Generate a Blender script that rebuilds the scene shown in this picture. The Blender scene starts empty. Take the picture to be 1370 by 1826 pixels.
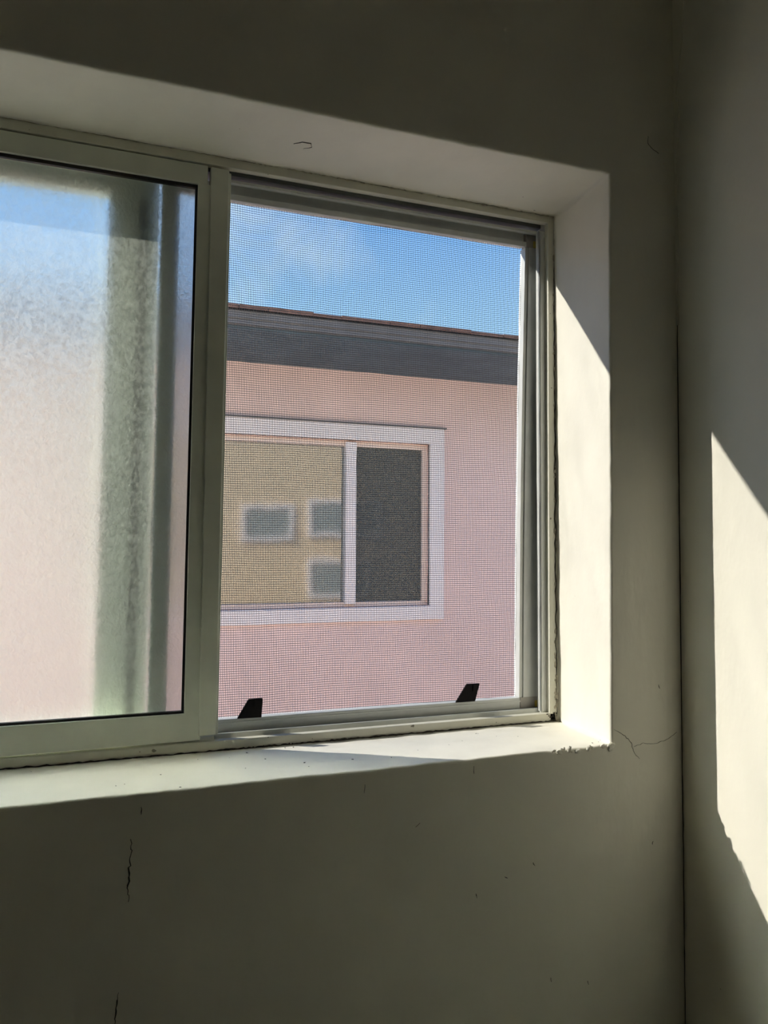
import bpy, bmesh, math, random
from mathutils import Vector, Matrix, noise
random.seed(7)
C = bpy.context.scene.collection
S = bpy.context.scene

# ------------------------------------------------------------------ camera
cam = bpy.data.cameras.new('camera'); cob = bpy.data.objects.new('camera', cam); C.objects.link(cob)
cam.sensor_fit = 'VERTICAL'; cam.sensor_height = 24.0; cam.lens = 1291.43 / 1826 * 24.0
cam.clip_start = 0.01; cam.clip_end = 200
F = Vector((0.3307, 0.9428, 0.0427)).normalized(); R_ = Vector((0.9435, -0.3313, 0.0058)); U_ = R_.cross(F).normalized(); R_ = F.cross(U_).normalized()
cob.matrix_world = Matrix(((R_.x, U_.x, -F.x, -0.4424), (R_.y, U_.y, -F.y, -0.5924), (R_.z, U_.z, -F.z, 0.1926), (0, 0, 0, 1)))
S.camera = cob

# ------------------------------------------------------------------ light and exposure
SUN = Vector((1.0, -0.5495, -0.719)).normalized()
sl = bpy.data.lights.new('sun', 'SUN'); sl.energy = 4.75; sl.angle = math.radians(0.53); sl.color = (1.0, 0.955, 0.87)
so = bpy.data.objects.new('sun', sl); C.objects.link(so)
so.rotation_euler = SUN.to_track_quat('-Z', 'Y').to_euler(); so.location = (-6, 5, 6)
w = bpy.data.worlds.new('sky'); S.world = w; w.use_nodes = True
nt = w.node_tree; N = nt.nodes; L = nt.links; N.clear()
tc = N.new('ShaderNodeTexCoord'); sep = N.new('ShaderNodeSeparateXYZ'); L.new(tc.outputs['Generated'], sep.inputs[0])
cr = N.new('ShaderNodeValToRGB'); L.new(sep.outputs['Z'], cr.inputs[0])
cr.color_ramp.elements[0].position = 0.0; cr.color_ramp.elements[0].color = (0.62, 0.84, 1.0, 1)
cr.color_ramp.elements[1].position = 0.75; cr.color_ramp.elements[1].color = (0.10, 0.27, 0.80, 1)
e = cr.color_ramp.elements.new(0.28); e.color = (0.36, 0.65, 1.0, 1)
e = cr.color_ramp.elements.new(0.42); e.color = (0.20, 0.47, 1.0, 1)
no = N.new('ShaderNodeTexNoise'); no.inputs['Scale'].default_value = 5.0; no.inputs['Detail'].default_value = 5; no.inputs['Roughness'].default_value = 0.55
L.new(tc.outputs['Generated'], no.inputs['Vector'])
c2 = N.new('ShaderNodeValToRGB'); L.new(no.outputs['Fac'], c2.inputs[0])
c2.color_ramp.elements[0].position = 0.48; c2.color_ramp.elements[0].color = (0, 0, 0, 1)
c2.color_ramp.elements[1].position = 0.75; c2.color_ramp.elements[1].color = (0.5, 0.5, 0.5, 1)
mx = N.new('ShaderNodeMixRGB'); L.new(c2.outputs[0], mx.inputs[0]); L.new(cr.outputs[0], mx.inputs[1]); mx.inputs[2].default_value = (0.85, 0.95, 1.0, 1)
bg = N.new('ShaderNodeBackground'); L.new(mx.outputs[0], bg.inputs[0]); bg.inputs[1].default_value = 0.58
out = N.new('ShaderNodeOutputWorld'); L.new(bg.outputs[0], out.inputs[0])
S.view_settings.view_transform = 'Standard'; S.view_settings.look = 'None'
S.view_settings.gamma = 1.0; S.view_settings.use_curve_mapping = False
S.view_settings.exposure = 1.24
S.cycles.max_bounces = 14; S.cycles.diffuse_bounces = 8; S.cycles.glossy_bounces = 4
S.cycles.transmission_bounces = 8; S.cycles.transparent_max_bounces = 16
S.cycles.sample_clamp_indirect = 0.0; S.cycles.caustics_refractive = True; S.cycles.caustics_reflective = False

# ------------------------------------------------------------------ materials
def mat(name, col, rough=0.6, metal=0.0, var=0.0, vscale=20, bump=0.0, bscale=100, bdist=0.001, spec=0.5, stretch=(1, 1, 1), specks=None):
    m = bpy.data.materials.new(name); m.use_nodes = True
    n = m.node_tree.nodes; l = m.node_tree.links; b = n['Principled BSDF']
    b.inputs['Base Color'].default_value = (*col, 1); b.inputs['Roughness'].default_value = rough
    b.inputs['Metallic'].default_value = metal; b.inputs['Specular IOR Level'].default_value = spec
    t = n.new('ShaderNodeTexCoord'); mp = n.new('ShaderNodeMapping'); l.new(t.outputs['Object'], mp.inputs[0]); mp.inputs['Scale'].default_value = stretch
    colout = None
    if var:
        q = n.new('ShaderNodeTexNoise'); q.inputs['Scale'].default_value = vscale; q.inputs['Detail'].default_value = 4; l.new(mp.outputs[0], q.inputs['Vector'])
        r = n.new('ShaderNodeValToRGB'); l.new(q.outputs['Fac'], r.inputs[0])
        r.color_ramp.elements[0].position = 0.3; r.color_ramp.elements[0].color = (*[c * (1 - var) for c in col], 1)
        r.color_ramp.elements[1].position = 0.7; r.color_ramp.elements[1].color = (*[min(1, c * (1 + var * .5)) for c in col], 1)
        colout = r.outputs[0]
    if specks:
        sc, th, scol = specks
        q = n.new('ShaderNodeTexNoise'); q.inputs['Scale'].default_value = sc; q.inputs['Detail'].default_value = 2; l.new(t.outputs['Object'], q.inputs['Vector'])
        r = n.new('ShaderNodeMath'); r.operation = 'GREATER_THAN'; r.inputs[1].default_value = th; l.new(q.outputs['Fac'], r.inputs[0])
        x = n.new('ShaderNodeMixRGB'); l.new(r.outputs[0], x.inputs[0])
        if colout: l.new(colout, x.inputs[1])
        else: x.inputs[1].default_value = (*col, 1)
        x.inputs[2].default_value = (*scol, 1); colout = x.outputs[0]
    if colout: l.new(colout, b.inputs['Base Color'])
    if bump:
        q = n.new('ShaderNodeTexNoise'); q.inputs['Scale'].default_value = bscale; q.inputs['Detail'].default_value = 3; l.new(mp.outputs[0], q.inputs['Vector'])
        bb = n.new('ShaderNodeBump'); bb.inputs['Strength'].default_value = bump; bb.inputs['Distance'].default_value = bdist
        l.new(q.outputs['Fac'], bb.inputs['Height']); l.new(bb.outputs[0], b.inputs['Normal'])
    return m

M = {}
PAINT = (0.82, 0.795, 0.69)
M['paint'] = mat('wall_paint', PAINT, 0.55, var=0.03, vscale=9, bump=0.55, bscale=38, bdist=0.0012, spec=0.25, stretch=(1.6, 1.6, 0.7), specks=(130, 0.80, (0.3, 0.28, 0.22)))
M['reveal'] = mat('reveal_paint', (0.86, 0.835, 0.73), 0.5, var=0.04, vscale=22, bump=0.5, bscale=60, bdist=0.001, spec=0.25, stretch=(1, 1, 0.6), specks=(150, 0.80, (0.35, 0.3, 0.24)))
M['stucco'] = mat('sunlit_stucco', (0.86, 0.68, 0.47), 0.9, var=0.1, bump=0.6, bscale=60, bdist=0.004)
M['trim'] = mat('painted_frame', (0.72, 0.71, 0.60), 0.5, var=0.10, vscale=30, bump=0.3, bscale=90, bdist=0.0006, spec=0.35, specks=(110, 0.74, (0.26, 0.24, 0.18)))
M['trimedge'] = mat('painted_sash', (0.70, 0.72, 0.62), 0.4, var=0.07, vscale=30, bump=0.2, bscale=120, bdist=0.0004, spec=0.4)
M['alu'] = mat('brushed_aluminium', (0.70, 0.72, 0.70), 0.42, metal=0.12, var=0.06, vscale=60, bump=0.1, bscale=200, bdist=0.0003)
M['palesash'] = mat('pale_green_sash', (0.80, 0.86, 0.78), 0.5, var=0.04, vscale=20)
M['darkalu'] = mat('channel_aluminium', (0.20, 0.22, 0.235), 0.5, metal=0.4)
M['rubber'] = mat('black_gasket', (0.012, 0.012, 0.013), 0.5)
M['plastic'] = mat('black_plastic', (0.006, 0.005, 0.006), 0.5, spec=0.12)
M['wire'] = mat('screen_wire', (0.035, 0.035, 0.04), 0.45, spec=0.4)
M['yellow'] = mat('yellow_nylon', (0.65, 0.52, 0.10), 0.45)
M['key'] = mat('corner_key_grey', (0.42, 0.40, 0.37), 0.5)
M['caulk'] = mat('old_caulk', (0.50, 0.46, 0.36), 0.7, var=0.4, vscale=90, bump=0.8, bscale=150, bdist=0.001)
M['dirt'] = mat('dirty_joint', (0.06, 0.052, 0.04), 0.9, var=0.5, vscale=150)
M['crack'] = mat('crack_line', (0.05, 0.045, 0.035), 0.9)
M['pink'] = mat('pink_stucco', (0.93, 0.72, 0.67), 0.9, var=0.06, vscale=2.5, bump=0.7, bscale=45, bdist=0.004)
M['whitetrim'] = mat('white_trim', (0.95, 0.90, 0.90), 0.6, var=0.04, vscale=5)
M['peachtrim'] = mat('window_vinyl', (0.88, 0.74, 0.66), 0.5)
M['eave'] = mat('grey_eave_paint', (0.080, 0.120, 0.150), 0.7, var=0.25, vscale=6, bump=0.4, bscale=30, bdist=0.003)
M['fascia'] = mat('grey_fascia_paint', (0.17, 0.17, 0.17), 0.7, var=0.2, vscale=8)
M['shingle'] = mat('brown_shingle', (0.22, 0.12, 0.085), 0.9, var=0.4, vscale=14, bump=0.6, bscale=80, bdist=0.004)
M['concrete'] = mat('concrete', (0.74, 0.70, 0.62), 0.9, var=0.1, vscale=3)
M['floor'] = mat('floor_tile', (0.62, 0.58, 0.50), 0.5, var=0.08)
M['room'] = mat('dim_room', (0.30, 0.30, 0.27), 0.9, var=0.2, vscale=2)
M['curtain'] = mat('tan_blind', (0.60, 0.50, 0.36), 0.85, var=0.1, vscale=3, stretch=(6, 1, .5))
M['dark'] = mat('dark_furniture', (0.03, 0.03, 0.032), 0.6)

def glass_frost():
    m = bpy.data.materials.new('obscure_glass'); m.use_nodes = True
    n = m.node_tree.nodes; l = m.node_tree.links; n.clear()
    t = n.new('ShaderNodeTexCoord')
    mp = n.new('ShaderNodeMapping'); mp.inputs['Scale'].default_value = (1, 1, 0.75); l.new(t.outputs['Object'], mp.inputs[0])
    q = n.new('ShaderNodeTexNoise'); q.inputs['Scale'].default_value = 330; q.inputs['Detail'].default_value = 0.8; q.inputs['Distortion'].default_value = 0.6; l.new(mp.outputs[0], q.inputs['Vector'])
    bb = n.new('ShaderNodeBump'); bb.inputs['Strength'].default_value = 0.6; bb.inputs['Distance'].default_value = 0.0009; l.new(q.outputs['Fac'], bb.inputs['Height'])
    rf = n.new('ShaderNodeBsdfRefraction'); rf.inputs['Roughness'].default_value = 0.34; rf.inputs['IOR'].default_value = 1.14; rf.inputs['Color'].default_value = (0.99, 1.0, 0.985, 1); l.new(bb.outputs[0], rf.inputs['Normal'])
    b2 = n.new('ShaderNodeBump'); b2.inputs['Strength'].default_value = 1.0; b2.inputs['Distance'].default_value = 0.0036; l.new(q.outputs['Fac'], b2.inputs['Height'])
    tr = n.new('ShaderNodeBsdfTranslucent'); tr.inputs['Color'].default_value = (0.98, 1.0, 0.96, 1); l.new(b2.outputs[0], tr.inputs['Normal'])
    rw = n.new('ShaderNodeBsdfRefraction'); rw.inputs['Roughness'].default_value = 0.76; rw.inputs['IOR'].default_value = 1.36; rw.inputs['Color'].default_value = (0.99, 1.0, 0.97, 1); l.new(bb.outputs[0], rw.inputs['Normal'])
    wd = n.new('ShaderNodeMixShader'); vr = n.new('ShaderNodeMapRange'); vr.inputs['From Min'].default_value = 0.35; vr.inputs['From Max'].default_value = 0.65; vr.inputs['To Min'].default_value = 0.28; vr.inputs['To Max'].default_value = 0.72; l.new(q.outputs['Fac'], vr.inputs['Value']); l.new(vr.outputs[0], wd.inputs[0]); l.new(rf.outputs[0], wd.inputs[1]); l.new(rw.outputs[0], wd.inputs[2])
    a = n.new('ShaderNodeMixShader'); a.inputs[0].default_value = 0.03; l.new(wd.outputs[0], a.inputs[1]); l.new(tr.outputs[0], a.inputs[2])
    g = n.new('ShaderNodeBsdfDiffuse'); g.inputs['Color'].default_value = (0.9, 0.94, 0.88, 1); l.new(b2.outputs[0], g.inputs['Normal'])
    b = n.new('ShaderNodeMixShader'); b.inputs[0].default_value = 0.07; l.new(a.outputs[0], b.inputs[1]); l.new(g.outputs[0], b.inputs[2])
    o = n.new('ShaderNodeOutputMaterial'); l.new(b.outputs[0], o.inputs[0]); return m
M['frost'] = glass_frost()
def rough_refract(name):
    m = bpy.data.materials.new(name); m.use_nodes = True
    n = m.node_tree.nodes; l = m.node_tree.links; n.clear()
    r = n.new('ShaderNodeBsdfRefraction'); r.inputs['Roughness'].default_value = 0.5; r.inputs['IOR'].default_value = 1.2; r.inputs['Color'].default_value = (0.99, 1, 0.985, 1)
    t = n.new('ShaderNodeBsdfTransparent'); t.inputs['Color'].default_value = (0.95, 0.98, 0.955, 1); x = n.new('ShaderNodeMixShader'); x.inputs[0].default_value = 0.80
    l.new(r.outputs[0], x.inputs[1]); l.new(t.outputs[0], x.inputs[2])
    o = n.new('ShaderNodeOutputMaterial'); l.new(x.outputs[0], o.inputs[0]); return m
def glass_reflect(name, fac, tint, rough):
    m = bpy.data.materials.new(name); m.use_nodes = True
    n = m.node_tree.nodes; l = m.node_tree.links; n.clear()
    t = n.new('ShaderNodeTexCoord'); q = n.new('ShaderNodeTexNoise'); q.inputs['Scale'].default_value = 2.2; l.new(t.outputs['Object'], q.inputs['Vector'])
    bb = n.new('ShaderNodeBump'); bb.inputs['Strength'].default_value = 0.15; bb.inputs['Distance'].default_value = 0.01; l.new(q.outputs['Fac'], bb.inputs['Height'])
    g = n.new('ShaderNodeBsdfGlossy'); g.inputs['Roughness'].default_value = rough; l.new(bb.outputs[0], g.inputs['Normal'])
    tr = n.new('ShaderNodeBsdfTransparent'); tr.inputs['Color'].default_value = (*tint, 1)
    b = n.new('ShaderNodeMixShader'); b.inputs[0].default_value = fac; l.new(tr.outputs[0], b.inputs[1]); l.new(g.outputs[0], b.inputs[2])
    o = n.new('ShaderNodeOutputMaterial'); l.new(b.outputs[0], o.inputs[0]); return m
M['outerglass'] = rough_refract('frosted_outer_glass')
M['mirrorglass'] = glass_reflect('reflective_glass', 0.32, (0.75, 0.8, 0.78), 0.07)
M['paleglass'] = mat('grey_window_glass', (0.34, 0.38, 0.38), 0.3)
M['clearglass'] = glass_reflect('dusky_glass', 0.20, (0.6, 0.65, 0.63), 0.05)
def screen_alpha():
    m = bpy.data.materials.new('fine_dark_screen'); m.use_nodes = True
    n = m.node_tree.nodes; l = m.node_tree.links; n.clear()
    d = n.new('ShaderNodeBsdfDiffuse'); d.inputs['Color'].default_value = (0.17, 0.18, 0.165, 1)
    tr = n.new('ShaderNodeBsdfTransparent'); b = n.new('ShaderNodeMixShader'); b.inputs[0].default_value = 0.45
    l.new(tr.outputs[0], b.inputs[1]); l.new(d.outputs[0], b.inputs[2])
    o = n.new('ShaderNodeOutputMaterial'); l.new(b.outputs[0], o.inputs[0]); return m
M['farscreen'] = screen_alpha()

# ------------------------------------------------------------------ helpers
def link(name, bm, m, parent=None, smooth=False):
    me = bpy.data.meshes.new(name); bmesh.ops.recalc_face_normals(bm, faces=bm.faces[:]); bm.to_mesh(me); bm.free()
    for mm in (m if isinstance(m, (list, tuple)) else [m]): me.materials.append(M[mm])
    if smooth: me.polygons.foreach_set('use_smooth', [True] * len(me.polygons))
    o = bpy.data.objects.new(name, me); C.objects.link(o)
    if parent: o.parent = parent
    return o
def hexa(bm, b, t):
    """b, t: four (x,y,z) each, same winding"""
    vs = [bm.verts.new(p) for p in list(b) + list(t)]
    fs = [(3, 2, 1, 0), (4, 5, 6, 7)] + [(i, (i + 1) % 4, 4 + (i + 1) % 4, 4 + i) for i in range(4)]
    return vs, [bm.faces.new([vs[i] for i in f]) for f in fs]
def box(bm, x0, x1, y0, y1, z0, z1, bev=0.0, lean=0.0, lean1=None):
    """lean: x shift of the bottom against the top (left edge), lean1 for the right edge"""
    l1 = lean if lean1 is None else lean1
    vs, fs = hexa(bm, [(x0 + lean, y0, z0), (x1 + l1, y0, z0), (x1 + l1, y1, z0), (x0 + lean, y1, z0)], [(x0, y0, z1), (x1, y0, z1), (x1, y1, z1), (x0, y1, z1)])
    if bev:
        es = list({e for f in fs for e in f.edges})
        bmesh.ops.bevel(bm, geom=es, offset=bev, segments=2, affect='EDGES', profile=0.5)
def wob(x, y, z, s, a):
    return a * noise.noise(Vector((x * s, y * s, z * s)))
def tag(o, label=None, cat=None, group=None, kind=None):
    if label: o['label'] = label
    if cat: o['category'] = cat
    if group: o['group'] = group
    if kind: o['kind'] = kind
    return o
def empty(name, loc=(0, 0, 0)):
    o = bpy.data.objects.new(name, None); C.objects.link(o); o.location = loc; o.empty_display_size = 0.05; return o
def at(o, parent_empty):
    o.parent = parent_empty; o.matrix_parent_inverse = Matrix.Translation(-parent_empty.location); return o
def ribbon(bm, pts, wd, nrm, lift=0.0004):
    """thin irregular crack: a flat prism that follows pts on a surface with normal nrm"""
    nrm = Vector(nrm); prev = None
    for i, p in enumerate(pts):
        p = Vector(p); a = Vector(pts[max(0, i - 1)]); b = Vector(pts[min(len(pts) - 1, i + 1)])
        s = nrm.cross((b - a).normalized()).normalized()
        ww = wd * (0.35 + 0.65 * math.sin(math.pi * (i + 0.4) / (len(pts)))) * random.uniform(.6, 1.3) * 0.5
        ring = [bm.verts.new(p + s * ww - nrm * .0005), bm.verts.new(p + nrm * lift), bm.verts.new(p - s * ww - nrm * .0005)]
        if prev:
            for k in range(3):
                bm.faces.new((prev[k], prev[(k + 1) % 3], ring[(k + 1) % 3], ring[k]))
        prev = ring
def jag(pts, n=6, amp=0.0008, plane='xz'):
    o = []
    for a, b in zip(pts[:-1], pts[1:]):
        for i in range(n):
            t = i / n; p = [a[k] + (b[k] - a[k]) * t for k in range(3)]
            if 'x' in plane: p[0] += random.uniform(-amp, amp)
            if 'y' in plane: p[1] += random.uniform(-amp, amp)
            if 'z' in plane: p[2] += random.uniform(-amp, amp)
            o.append(tuple(p))
    o.append(pts[-1]); return o

XW = 0.0825; XL = -2.3; YB = -3.2; ZF = -1.4; ZC = 1.1; D = 0.0983; YO = 0.15; WL = -1.10; H = 0.561

# ------------------------------------------------------------------ room shell
def wall_front():
    bm = bmesh.new()
    n1, n2 = 220, 110
    front = [(WL, 0.0), (-0.0019, 0.0001), (0.0012, 0.561), (WL, 0.559)]      # bl, br, tr, tl
    back = [(WL, 0.0), (0.0023, 0.0001), (-0.0013, 0.5587), (WL, 0.561)]
    ns = [n1, n2, n1, n2]
    outer = [(XL, ZF), (XW, ZF), (XW, ZC), (XL, ZC)]
    def loop(q, y, off=0.0, jit=0.0, ceny=0):
        o = []
        cx, cz = -0.5, 0.28
        for s in range(4):
            a = q[s]; b = q[(s + 1) % 4]
            nx, nz = [(0, -1), (1, 0), (0, 1), (-1, 0)][s]
            for i in range(ns[s]):
                t = i / ns[s]; x = a[0] + (b[0] - a[0]) * t; z = a[1] + (b[1] - a[1]) * t
                px, pz = [(0, -1), (1, 0), (0, 1), (-1, 0)][(s - 1) % 4]
                ox, oz = nx * off, nz * off
                if i == 0: ox += px * off; oz += pz * off
                j = wob(x, ceny, z, 55, jit) + wob(x, ceny + 5, z, 14, jit * 1.3)
                if s == 0: j *= 0.7 + 1.6 * max(0, (t - 0.75)) * 4
                if i == 0: j = 0
                o.append((x + ox + nx * j, y, z + oz + nz * j))
        return o
    rings = []
    # outer boundary on the room side
    ob = []
    for s in range(4):
        a = outer[s]; b = outer[(s + 1) % 4]
        for i in range(ns[s]):
            t = i / ns[s]; ob.append((a[0] + (b[0] - a[0]) * t, 0.0, a[1] + (b[1] - a[1]) * t))
    rings.append(ob)
    rings.append(loop(front, 0.0, 0.02, 0))
    rings.append(loop(front, 0.0, 0.0035, 0.0008))
    rings.append(loop(front, 0.0002, 0.0014, 0.0008))
    rings.append(loop(front, 0.0010, 0.0003, 0.0008))
    rings.append(loop(front, 0.0028, 0.0, 0.0006))
    K = 12
    for k in range(1, K + 1):
        t = k / K; y = 0.0028 + (D + .002 - 0.0028) * t
        q = [(f[0] + (b[0] - f[0]) * t, f[1] + (b[1] - f[1]) * t) for f, b in zip(front, back)]
        rings.append(loop(q, y, 0.0, 0.0005 if k < K else 0.0003, ceny=y * 2))
    nint = len(rings) - 1
    rings.append(loop([(WL, -.004), (0.006, -.004), (0.006, 0.575), (WL, 0.575)], D + .003))
    rings.append(loop([(WL, -.004), (0.006, -.004), (0.006, 0.585), (WL, 0.585)], YO))
    oo = []
    outx = [(-4.0, -1.6), (4.5, -1.6), (4.5, 1.3), (-4.0, 1.3)]
    for s in range(4):
        a = outx[s]; b = outx[(s + 1) % 4]
        for i in range(ns[s]):
            t = i / ns[s]; oo.append((a[0] + (b[0] - a[0]) * t, YO, a[1] + (b[1] - a[1]) * t))
    rings.append(oo)
    V = [[bm.verts.new(p) for p in r] for r in rings]
    for k in range(len(V) - 1):
        a, b = V[k], V[k + 1]; n = len(a)
        for i in range(n):
            f = bm.faces.new((a[i], a[(i + 1) % n], b[(i + 1) % n], b[i]))
            f.material_index = 0 if k < 3 else (1 if k < nint else 2); f.smooth = 1 <= k < nint
    me = bpy.data.meshes.new('wall_front'); bmesh.ops.recalc_face_normals(bm, faces=bm.faces[:]); bm.to_mesh(me); bm.free()
    for k in ('paint', 'reveal', 'stucco'): me.materials.append(M[k])
    o = bpy.data.objects.new('wall_front', me); C.objects.link(o); return tag(o, kind='structure')
wf = wall_front()
def slab(name, x0, x1, y0, y1, z0, z1, m):
    bm = bmesh.new(); box(bm, x0, x1, y0, y1, z0, z1); return tag(link(name, bm, m), kind='structure')
wr = slab('wall_right', XW, XW + 0.1, YB, 0.0, ZF, ZC, 'paint')
slab('wall_left', XL - 0.1, XL, YB, 0.0, ZF, ZC, 'paint')
slab('wall_back', XL - 0.1, XW + 0.1, YB - 0.1, YB, ZF, ZC, 'paint')
slab('floor', XL - 0.1, XW + 0.1, YB - 0.1, 0.0, ZF - 0.1, ZF, 'floor')
slab('ceiling', XL - 0.1, XW + 0.1, YB - 0.1, 0.0, ZC, ZC + 0.1, 'paint')
tag(slab('ground', -14, 16, YO, 14, -1.7, -1.6, 'concrete'), kind='structure')

# plaster ridge and cracks (parts of the walls)
bm = bmesh.new()
ribbon(bm, jag([(0.0015, 0, 0.0148), (0.013, 0, 0.0085), (0.021, 0, 0.0005), (0.025, 0, -0.010), (0.031, 0, -0.016)], 5, .0006), .0011, (0, -1, 0))
ribbon(bm, jag([(0.0245, 0, -0.004), (0.035, 0, -0.0015), (0.05, 0, -0.003), (0.064, 0, -0.0005), (0.076, 0, 0.006)], 6, .0005), .0008, (0, -1, 0))
link('crack', bm, 'crack', wf)
bm = bmesh.new()
ribbon(bm, jag([(-0.4365, 0, -0.034), (-0.4368, 0, -0.045), (-0.4378, 0, -0.058), (-0.4385, 0, -0.070), (-0.438, 0, -0.080)], 5, .0009), .0024, (0, -1, 0))
link('crack', bm, 'crack', wf)
bm = bmesh.new()
ribbon(bm, jag([(-0.4440, 0, -0.146), (-0.4452, 0, -0.156), (-0.4462, 0, -0.170)], 5, .0006), .0022, (0, -1, 0))
link('crack', bm, 'crack', wf)
bm = bmesh.new()
ribbon(bm, jag([(0.0485, 0, 0.609), (0.0478, 0, 0.6014), (0.0540, 0, 0.596), (0.061, 0, 0.593)], 4, .0005), .0012, (0, -1, 0))
link('crack', bm, 'crack', wf)
for (x, z, dx, dz) in ((-0.1173, -0.1074, .003, -.002), (-0.146, -0.118, .001, -.004), (-0.088, -0.099, .002, -.003), (-0.07, -0.205, .001, -.004), (-0.030, -0.215, .001, -.004), (0.056, 0.05, -.0015, .004), (0.045, -0.10, .001, .003), (-0.25, -0.012, -.0008, -.007), (-0.148, -0.006, 0, -.007), (-0.43, -0.01, 0, -.006), (-0.2, -0.05, -.004, -.003)):
    bm = bmesh.new(); ribbon(bm, jag([(x, 0, z), (x + dx, 0, z + dz)], 4, .0003), .0014, (0, -1, 0)); link('paint_chip', bm, 'crack', wf)
# corner seam, broken plaster edge along the junction of the two walls
bm = bmesh.new()
pts = []
for i in range(90):
    z = 0.74 - i * 0.0125
    pts.append((XW - 0.0006, -0.0004 - abs(wob(0, 0, z, 30, .0015)), z))
ribbon(bm, pts, .0009, Vector((-1, -1, 0)).normalized(), 0.0003)
link('corner_crack', bm, 'crack', wr)
bm = bmesh.new()
prev = None
for i in range(60):
    z = 0.80 - i * 0.0065
    t = min(1, i / 24); wd = 0.020 * (1 - t) + 0.003 + 0.0025 * noise.noise(Vector((0, 2.2, z * 60))) + 0.002 * noise.noise(Vector((0, 7.2, z * 17)))
    if 22 < i < 30: wd += 0.004
    r = [bm.verts.new((XW + .001, -wd, z)), bm.verts.new((XW - .0011, -wd + .0005, z)), bm.verts.new((XW - .0014, .001, z)), bm.verts.new((XW + .001, .001, z))]
    if prev:
        for k in range(4): bm.faces.new((prev[k], prev[(k + 1) % 4], r[(k + 1) % 4], r[k]))
    prev = r
link('plaster_patch', bm, 'paint', wr)
# chips on the reveal and the broken lip of the sill
bm = bmesh.new(); ribbon(bm, jag([(-0.307, 0.052, .5598), (-0.300, 0.047, .5598), (-0.292, 0.046, .5598), (-0.290, 0.052, .5598), (-0.297, 0.057, .5598)], 3, .0004, 'xy'), .0008, (0, 0, -1), .0003)
link('paint_chip', bm, 'crack', wf)
bm = bmesh.new()
for i in range(26):
    x = -0.075 + random.random() * 0.07; sz = random.uniform(.0008, .0024)
    if random.random() < .3: x = -0.004 + random.random() * .004
    z = random.uniform(-.0035, .0008)
    mtx = Matrix.Translation((x, -0.0004, z)) @ Matrix.Rotation(random.random() * 3, 4, 'Y') @ Matrix.Diagonal((sz * 1.6, sz * .6, sz, 1))
    bmesh.ops.create_icosphere(bm, subdivisions=1, radius=1, matrix=mtx)
link('paint_flakes', bm, 'reveal', wf)
bm = bmesh.new()
for i in range(46):
    if i % 3: x, y = random.uniform(-.55, -.01), random.uniform(.004, .09)
    else: x, y = random.uniform(-.06, -.002), random.uniform(.002, .03)
    sz = random.uniform(.0002, .0007)
    mtx = Matrix.Translation((x, y, 0.0004)) @ Matrix.Rotation(random.random() * 3, 4, 'Z') @ Matrix.Diagonal((sz * 1.8, sz, sz * .5, 1))
    bmesh.ops.create_icosphere(bm, subdivisions=1, radius=1, matrix=mtx)
tag(link('debris', bm, 'dirt', wf), kind='stuff')

# ------------------------------------------------------------------ the window
LN = -0.0045
win = empty('window_1', (-0.4, 0.1, 0.0)); tag(win, kind='structure')
def wpart(name, bm, m, parent=None): 
    o = link(name, bm, m)
    if parent is None: at(o, win)
    else: o.parent = parent
    return o
# head of the frame
bm = bmesh.new(); box(bm, WL, -0.0005, 0.0972, 0.1045, 0.5508, 0.563, .0006); box(bm, WL, -.001, 0.1045, 0.118, 0.5545, 0.566); wpart('frame_head', bm, 'trim')
bm = bmesh.new(); box(bm, WL, 0.003, 0.112, 0.146, 0.5505, 0.566); box(bm, WL, -0.010, 0.132, 0.146, 0.5485, 0.556); wpart('head_channel', bm, 'darkalu')
bm = bmesh.new(); box(bm, -0.3600, -0.0095, 0.1095, 0.1112, 0.5422, 0.5453, .0004); box(bm, -0.3600, -0.0095, 0.1112, 0.1165, 0.5435, 0.5450, 0); wpart('track_lip', bm, 'alu')
# sill track
bm = bmesh.new(); box(bm, WL, -0.0005, 0.0968, 0.1045, -0.002, 0.0092, .0008); box(bm, WL, -.001, 0.1045, 0.146, -0.002, 0.006); wpart('frame_sill', bm, 'trim')
bm = bmesh.new(); box(bm, -0.3640, -0.0085, 0.1092, 0.1110, 0.004, 0.0126, .0004); box(bm, WL, 0.0, 0.1300, 0.1318, 0.004, 0.0135, .0004); wpart('track_lip', bm, 'alu')
# right jamb
bm = bmesh.new(); box(bm, -0.0085, 0.003, 0.0968, 0.1045, 0.0, 0.5525, .0006); wpart('frame_jamb', bm, 'trim')
bm = bmesh.new(); box(bm, -0.0160, -0.0083, 0.1035, 0.1055, 0.008, 0.5435, .0004); box(bm, -0.0087, -0.0065, 0.1035, 0.146, 0.004, 0.556); box(bm, -0.0068, 0.006, 0.1035, 0.146, 0.0, 0.566)
box(bm, -0.0160, -0.0145, 0.1035, 0.1105, 0.010, 0.5435, .0003); wpart('jamb_channel', bm, 'alu')
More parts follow.
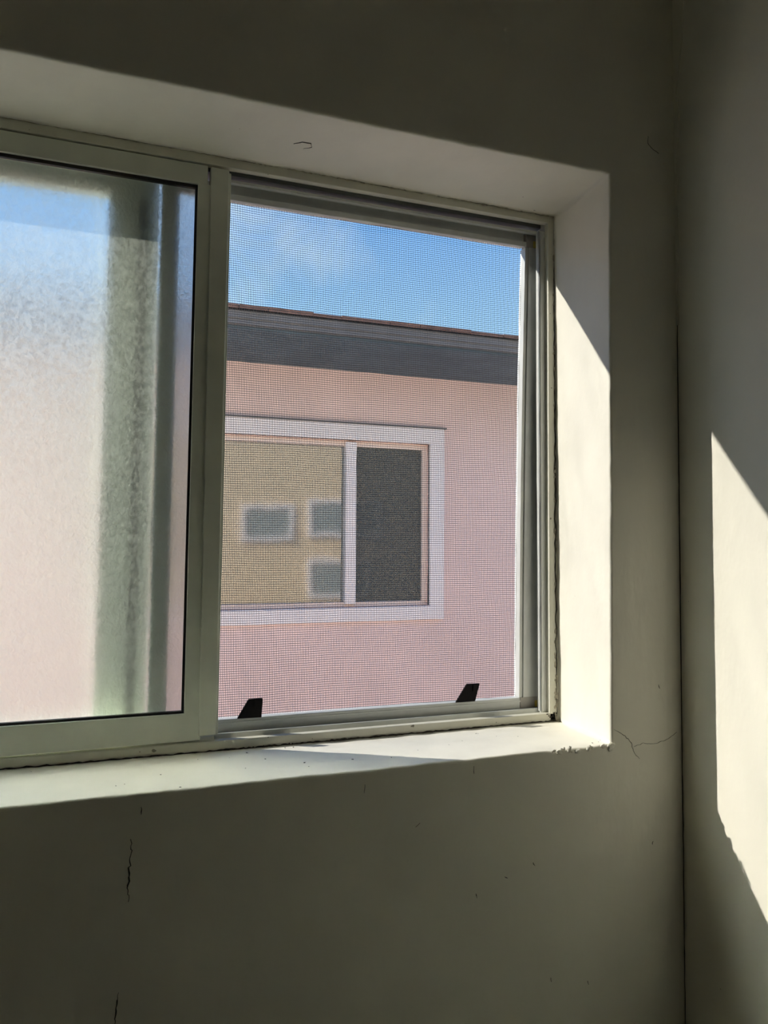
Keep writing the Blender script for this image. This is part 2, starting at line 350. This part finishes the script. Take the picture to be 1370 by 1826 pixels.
# dark joint and old caulk between frame and plaster
bm = bmesh.new(); 
ribbon(bm, jag([(-0.0006, 0.0970, 0.553), (-0.0010, 0.0970, 0.40), (-0.0012, 0.0966, 0.2), (0.0000, 0.0966, 0.003)], 30, .0007, 'x'), .0022, (-.7, -1, 0), .0008)
wpart('joint_gap', bm, 'dirt')
bm = bmesh.new(); ribbon(bm, jag([(-0.55, 0.0964, .0006), (-0.36, 0.0966, .0002), (-0.2, 0.0966, .0006), (-0.001, 0.0966, .0006)], 60, .0006, 'yz'), .0026, (0, -1, 1), .0010); wpart('joint_gap', bm, 'dirt')
bm = bmesh.new(); ribbon(bm, jag([(-0.56, 0.0972, .5600), (-0.36, 0.0972, .5596), (-0.2, 0.0972, .5590), (-0.001, 0.0970, .5582)], 60, .0006, 'yz'), .0014, (0, -1, -1), .0006); wpart('joint_gap', bm, 'caulk')
bm = bmesh.new()
for i in range(70):
    z = random.uniform(0.0, 0.55) if i > 24 else random.uniform(.0, .05)
    sz = random.uniform(.0006, .0017)
    bmesh.ops.create_icosphere(bm, subdivisions=1, radius=1, matrix=Matrix.Translation((random.uniform(-.0022, .0008), 0.0968, z)) @ Matrix.Diagonal((sz, sz * .7, sz * random.uniform(1, 3), 1)))
for i in range(22):
    sz = random.uniform(.0005, .0014)
    bmesh.ops.create_icosphere(bm, subdivisions=1, radius=1, matrix=Matrix.Translation((random.uniform(-.35, -.002), 0.0966, .5588 + random.uniform(-.0006, .0008))) @ Matrix.Diagonal((sz * 2, sz * .7, sz, 1)))
wpart('caulk_bead', bm, 'caulk')
bm = bmesh.new()
for i in range(40):
    x = random.uniform(-.012, .0) if i < 24 else random.uniform(-.36, .0)
    z = random.uniform(.0004, .0100) if i < 24 else random.uniform(0, .0015)
    sz = random.uniform(.0003, .0009)
    bmesh.ops.create_icosphere(bm, subdivisions=1, radius=1, matrix=Matrix.Translation((x, 0.0966, z)) @ Matrix.Diagonal((sz * 1.5, sz * .5, sz, 1)))
tag(wpart('grime', bm, 'dirt'), kind='stuff')

# sliding sash, pushed to the left
bm = bmesh.new()
box(bm, WL, -0.3790, 0.0983, 0.1120, 0.5304, 0.5494, .0006)                                # top rail
box(bm, WL, -0.3780, 0.0983, 0.1120, 0.0105, 0.0356, .0006)                            # bottom rail
box(bm, -0.3880, -0.3754, 0.0983, 0.1120, 0.0350, 0.5310, .0004, LN, -.0030)                # stile
sash = wpart('sliding_sash', bm, 'trimedge')
bm = bmesh.new()
box(bm, -0.3765, -0.3592, 0.0972, 0.1120, 0.0145, 0.5485, .0009, -.0028, -.0046)
box(bm, -0.3600, -0.3566, 0.1040, 0.1120, 0.0135, 0.5485, .0004, -.0046, -.0046)
wpart('interlock_cover', bm, 'trimedge', sash)
sash_p = sash
def under(o, p):
    o.parent = p; o.matrix_parent_inverse = p.matrix_world.inverted(); return o
bpy.context.view_layer.update()
def sub(name, bm, m, p):
    o = link(name, bm, m); o.parent = p; o.matrix_parent_inverse = Matrix.Identity(4); return o
bm = bmesh.new()
box(bm, WL, -0.3870, 0.1012, 0.1045, 0.5272, 0.5308); box(bm, WL, -0.3925, 0.1008, 0.1045, 0.0352, 0.0378)
box(bm, -0.3902, -0.3876, 0.1012, 0.1045, 0.0360, 0.5300, 0, LN); sub('gasket', bm, 'rubber', sash)
bm = bmesh.new(); box(bm, WL, -0.3822, 0.1050, 0.1080, 0.0300, 0.5345, 0, LN); sub('glass_pane', bm, 'frost', sash)
# fixed sash in the outer track
bm = bmesh.new()
box(bm, WL, -0.4214, 0.1310, 0.1470, 0.5235, 0.5590, .0006); box(bm, WL, -0.4214 + LN, 0.1310, 0.1470, 0.0040, 0.0250, .0006)
box(bm, -0.4670, -0.4545, 0.1325, 0.1470, 0.0240, 0.5240, .0008, LN)
box(bm, -0.4550, -0.4395, 0.1308, 0.1470, 0.0240, 0.5240, .0008, LN)
box(bm, -0.4310, -0.4214, 0.1300, 0.1470, 0.0240, 0.5240, .0008, LN)
fixed = wpart('fixed_sash', bm, 'palesash')
bm = bmesh.new(); box(bm, -0.4400, -0.4305, 0.1400, 0.1470, 0.0240, 0.5240, 0, LN); sub('groove_shade_strip', bm, 'rubber', fixed)  # stile groove's shade put into colour: added black strip so the groove reads dark
bm = bmesh.new(); box(bm, WL, -0.4600, 0.1380, 0.1410, 0.0200, 0.5300, 0, LN); sub('glass_pane', bm, 'outerglass', fixed)
# left end of the frame (outside the picture)
bm = bmesh.new(); box(bm, WL - .001, WL + .02, 0.0968, 0.15, 0.0, 0.562); wpart('frame_jamb', bm, 'trim')

# ------------------------------------------------------------------ insect screen
scr = empty('insect_screen', (-0.21, 0.124, 0.012))
tag(scr, 'grey aluminium framed insect screen with dark mesh filling the open right half of the window', 'window screen')
def spart(name, bm, m): return at(link(name, bm, m), scr)
YS0, YS1 = 0.1215, 0.1290
def ixr(z):    # inner edge of the right bar
    t = (0.53 - z) / 0.51; return -0.0250 - 0.0092 * t - 0.0016 * math.sin(math.pi * t)
bm = bmesh.new()
box(bm, -0.4200, -0.0250, YS0, YS1, 0.5310, 0.5462, .0004)
box(bm, -0.4200, -0.0230, 0.1180, YS0 + .0004, 0.5294, 0.5354, .0007)
spart('top_rail', bm, 'alu')
bm = bmesh.new()
box(bm, -0.4240, -0.0330, 0.1180, YS1, 0.0110, 0.0232, .0008)
box(bm, -0.4240, -0.0330, 0.1172, 0.1186, 0.0185, 0.0205, .0004)
spart('bottom_rail', bm, 'alu')
bm = bmesh.new(); box(bm, -0.4195, -0.4030, 0.1190, YS1, 0.0110, 0.5460, .0008, LN); spart('side_rail', bm, 'alu')
bm = bmesh.new()
NZ = 24; prev = None
prof = [(0, YS1), (0, 0.1180), (0.0030, 0.1180), (0.0030, 0.1192), (0.0048, 0.1192), (0.0048, 0.1174), (None, 0.1174), (None, YS1)]
for i in range(NZ + 1):
    z = 0.0235 + (0.5290 - 0.0235) * i / NZ
    ring = [bm.verts.new((ixr(z) + dx if dx is not None else -0.0108, y, z)) for dx, y in prof]
    if prev:
        for k in range(len(prof)): bm.faces.new((prev[k], prev[(k + 1) % len(prof)], ring[(k + 1) % len(prof)], ring[k]))
    else: first = ring
    prev = ring
bm.faces.new(first); bm.faces.new(prev[::-1])
spart('side_rail', bm, 'alu')
for nm, z0, z1, xb in (('corner_key', 0.5292, 0.5450, -0.0238), ('corner_key', 0.0112, 0.0235, -0.0330)):
    bm = bmesh.new(); box(bm, xb, -0.0110, 0.1176, YS1, z0, z1, .0006); k = spart(nm, bm, 'key')
    bm = bmesh.new()
    zz = z0 + .0004 if z0 > .3 else z0 + .0005
    box(bm, -0.0150, -0.0108, 0.1168, 0.1182, zz, zz + .0075, .0005); sub('key_tip', bm, 'yellow', k).matrix_parent_inverse = Matrix.Identity(4)
# woven mesh: every wire a real crimped strand
def strand(bm, pts, r):
    prev = None
    for i, p in enumerate(pts):
        p = Vector(p); a = Vector(pts[max(0, i - 1)]); b = Vector(pts[min(len(pts) - 1, i + 1)]); d = (b - a).normalized()
        s = d.cross(Vector((0, 1, 0))).normalized(); y = Vector((0, 1, 0))
        ring = [bm.verts.new(p + s * r), bm.verts.new(p + y * r), bm.verts.new(p - s * r), bm.verts.new(p - y * r)]
        if prev:
            for k in range(4): bm.faces.new((prev[k], prev[(k + 1) % 4], ring[(k + 1) % 4], ring[k]))
        prev = ring
YM = 0.1262; RW = 0.00023; PX = 0.00170; PZ = 0.00224
def dist(x, z):
    """low-frequency sag of the cloth, a real distortion of the weave"""
    ex = math.exp(-abs(x + 0.03) / 0.05); 
    dx = 0.0009 * noise.noise(Vector((x * 9, 1, z * 14))) + 0.0005 * noise.noise(Vector((x * 30, 4, z * 30)))
    dz = 0.0011 * noise.noise(Vector((x * 14, 9, z * 9))) + 0.0006 * noise.noise(Vector((x * 36, 2, z * 22))) - 0.0016 * ex * (0.5 + noise.noise(Vector((0, 3, z * 7))))
    dy = 0.0007 * noise.noise(Vector((x * 12, 5, z * 12)))
    return dx, dy, dz
bm = bmesh.new()
x = -0.4090
nv = 0
while x < -0.0215:
    pts = []
    for i in range(61):
        z = 0.0195 + (0.5335 - 0.0195) * i / 60; xx = x - 0.0045 * (0.53 - z) / 0.51
        if xx > ixr(z) + 0.002: 
            continue
        dx, dy, dz = dist(xx, z); pts.append((xx + dx, YM + dy, z))
    if len(pts) > 3: strand(bm, pts, RW)
    x += PX; nv += 1
z = 0.0195
while z < 0.5335:
    pts = []
    xe = ixr(z) + 0.002
    for i in range(47):
        xx = -0.4120 + (xe + 0.4120) * i / 46
        dx, dy, dz = dist(xx, z); pts.append((xx, YM + dy + 0.00018, z + dz))
    strand(bm, pts, RW); z += PZ
spart('mesh', bm, 'wire')
# two black pull tabs clipped to the bottom rail
def tab(pts, lab):
    bm = bmesh.new(); 
    f = [bm.verts.new((x, y, z)) for x, y, z in pts]; b = [bm.verts.new((x, y + .0022, z)) for x, y, z in pts]; n = len(f)
    bm.faces.new(f); bm.faces.new(b[::-1])
    for k in range(n): bm.faces.new((f[k], b[k], b[(k + 1) % n], f[(k + 1) % n]))
    es = bm.edges[:]; bmesh.ops.bevel(bm, geom=es, offset=.0004, segments=2, affect='EDGES')
    a = Vector(pts[1]).lerp(Vector(pts[2]), .5); c = Vector(pts[0]).lerp(Vector(pts[3]), .62)
    box(bm, a.x - .0008, a.x + .0004, a.y - .0008, a.y + .0004, a.z - .008, a.z - .001, .0002)
    return spart('pull_tab', bm, 'plastic')
tab([(-0.3420, 0.1155, 0.0235), (-0.3316, 0.1135, 0.0418), (-0.3180, 0.1135, 0.0418), (-0.3185, 0.1155, 0.0232)], 0)
tab([(-0.1120, 0.1155, 0.0235), (-0.0998, 0.1135, 0.0428), (-0.0845, 0.1135, 0.0425), (-0.0890, 0.1155, 0.0235)], 0)

# ------------------------------------------------------------------ the house next door
YH = 3.6; YF = 2.95
hs = empty('neighboring_house', (1.0, YH, -1.6))
tag(hs, 'pink stucco house with dark grey eave and white trimmed window seen through the screen', 'house')
def hpart(name, bm, m): return at(link(name, bm, m), hs)
X0, X1, ZB_, ZT = 0.0 - 0.62, 1.327, -0.1955, 0.815     # clear opening of its window
bm = bmesh.new()
HX0, HX1 = -5.0, 7.0
box(bm, HX0, X0, YH, YH + .15, -1.6, 1.45); box(bm, X1, HX1, YH, YH + .15, -1.6, 1.45)
box(bm, X0, X1, YH, YH + .15, -1.6, ZB_); box(bm, X0, X1, YH, YH + .15, ZT, 1.45)
hpart('wall', bm, 'pink')
bm = bmesh.new()
T = 0.097
box(bm, X0 - T, X1 + T, YH - .022, YH + .02, ZT, ZT + T, .004); box(bm, X0 - T, X1 + T, YH - .022, YH + .02, ZB_ - .085, ZB_, .004)
box(bm, X1, X1 + T, YH - .022, YH + .02, ZB_, ZT, .004); box(bm, X0 - T, X0, YH - .022, YH + .02, ZB_, ZT, .004)
hpart('window_trim', bm, 'whitetrim')
bm = bmesh.new(); box(bm, X0 - T - .01, X1 + T + .01, YH - .032, YH, ZT + T, ZT + T + .008); hpart('drip_cap', bm, 'fascia')
hw = bmesh.new()
box(hw, X0, X1, YH + .03, YH + .09, ZT - .035, ZT, .003); box(hw, X0, X1, YH + .03, YH + .09, ZB_, ZB_ + .03, .003)
box(hw, X1 - .035, X1, YH + .03, YH + .09, ZB_ + .03, ZT - .035, .003); box(hw, X0, X0 + .035, YH + .03, YH + .09, ZB_ + .03, ZT - .035, .003)
hwin = hpart('window_frame', hw, 'peachtrim')
bm = bmesh.new(); box(bm, 0.785, 0.852, YH + .005, YH + .085, ZB_ + .02, ZT - .01, .003); sub('meeting_stile', bm, 'whitetrim', hwin)
bm = bmesh.new(); box(bm, X0 + .035, 0.79, YH + .055, YH + .06, ZB_ + .03, ZT - .03); sub('window_pane', bm, 'mirrorglass', hwin)
bm = bmesh.new(); box(bm, 0.85, X1 - .035, YH + .065, YH + .07, ZB_ + .03, ZT - .03); sub('window_pane', bm, 'clearglass', hwin)
bm = bmesh.new(); box(bm, 0.85, X1 - .03, YH + .045, YH + .047, ZB_ + .025, ZT - .03); sub('window_screen', bm, 'farscreen', hwin)
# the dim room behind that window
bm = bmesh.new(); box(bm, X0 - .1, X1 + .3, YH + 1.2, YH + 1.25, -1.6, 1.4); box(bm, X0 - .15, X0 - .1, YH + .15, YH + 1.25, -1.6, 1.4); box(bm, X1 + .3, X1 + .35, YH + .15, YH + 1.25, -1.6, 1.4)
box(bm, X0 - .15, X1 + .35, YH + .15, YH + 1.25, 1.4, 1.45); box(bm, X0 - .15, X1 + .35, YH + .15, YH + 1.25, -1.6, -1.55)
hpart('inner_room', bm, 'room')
bm = bmesh.new()
n = 46
pv = None
for i in range(n + 1):
    x = X0 + .02 + (0.80 - X0 - .02) * i / n; y = YH + .13 + .010 * math.sin(i * 1.7)
    r = [bm.verts.new((x, y, ZB_ - .1)), bm.verts.new((x, y, ZT + .05)), bm.verts.new((x, y + .004, ZT + .05)), bm.verts.new((x, y + .004, ZB_ - .1))]
    if pv:
        for k in range(4): bm.faces.new((pv[k], pv[(k + 1) % 4], r[(k + 1) % 4], r[k]))
    pv = r
hpart('curtain', bm, 'curtain')
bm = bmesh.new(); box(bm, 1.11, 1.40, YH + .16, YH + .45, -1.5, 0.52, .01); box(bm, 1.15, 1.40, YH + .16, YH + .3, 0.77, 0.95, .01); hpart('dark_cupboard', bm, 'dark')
# eave, fascia, roof
bm = bmesh.new(); hexa(bm, [(HX0, YF + .03, 1.246), (HX1, YF + .03, 1.246), (HX1, YH, 1.237), (HX0, YH, 1.237)], [(HX0, YF + .03, 1.27), (HX1, YF + .03, 1.27), (HX1, YH, 1.26), (HX0, YH, 1.26)])
hpart('soffit', bm, 'eave')
bm = bmesh.new(); box(bm, HX0, HX1, YF, YF + .03, 1.262, 1.330, .003); box(bm, HX0, HX1, YF - .008, YF, 1.288, 1.328, .002); hpart('fascia', bm, 'fascia')
bm = bmesh.new()
x = HX0
while x < HX1:
    wd = random.uniform(.14, .32); dz = random.uniform(-.003, .003); dy = random.uniform(-.006, .006)
    hexa(bm, [(x, YF - .03 + dy, 1.331), (x + wd - .003, YF - .03 + dy, 1.331), (x + wd - .003, YH + 3, 2.13), (x, YH + 3, 2.13)],
         [(x, YF - .03 + dy, 1.349 + dz), (x + wd - .003, YF - .03 + dy, 1.349 + dz), (x + wd - .003, YH + 3, 2.17), (x, YH + 3, 2.17)]); x += wd
hpart('roof', bm, 'shingle')

# our own facade: two more windows further along, mirrored in the pane opposite
for k, (xa, xb, za, zb_) in enumerate(((0.66, 1.24, 0.20, 0.60), (1.38, 2.25, 0.24, 0.66), (1.40, 2.1, -0.42, 0.02))):
    o = empty('window_%d' % (k + 2), ((xa + xb) / 2, YO, za)); tag(o, kind='structure')
    bm = bmesh.new(); t = .05
    box(bm, xa, xb, YO - .01, YO + .03, za, za + t, .003); box(bm, xa, xb, YO - .01, YO + .03, zb_ - t, zb_, .003)
    box(bm, xa, xa + t, YO - .01, YO + .03, za + t, zb_ - t, .003); box(bm, xb - t, xb, YO - .01, YO + .03, za + t, zb_ - t, .003)
    at(link('window_frame', bm, 'whitetrim'), o)
    bm = bmesh.new(); box(bm, xa + t, xb - t, YO + .001, YO + .012, za + t, zb_ - t); at(link('window_pane', bm, 'paleglass'), o)
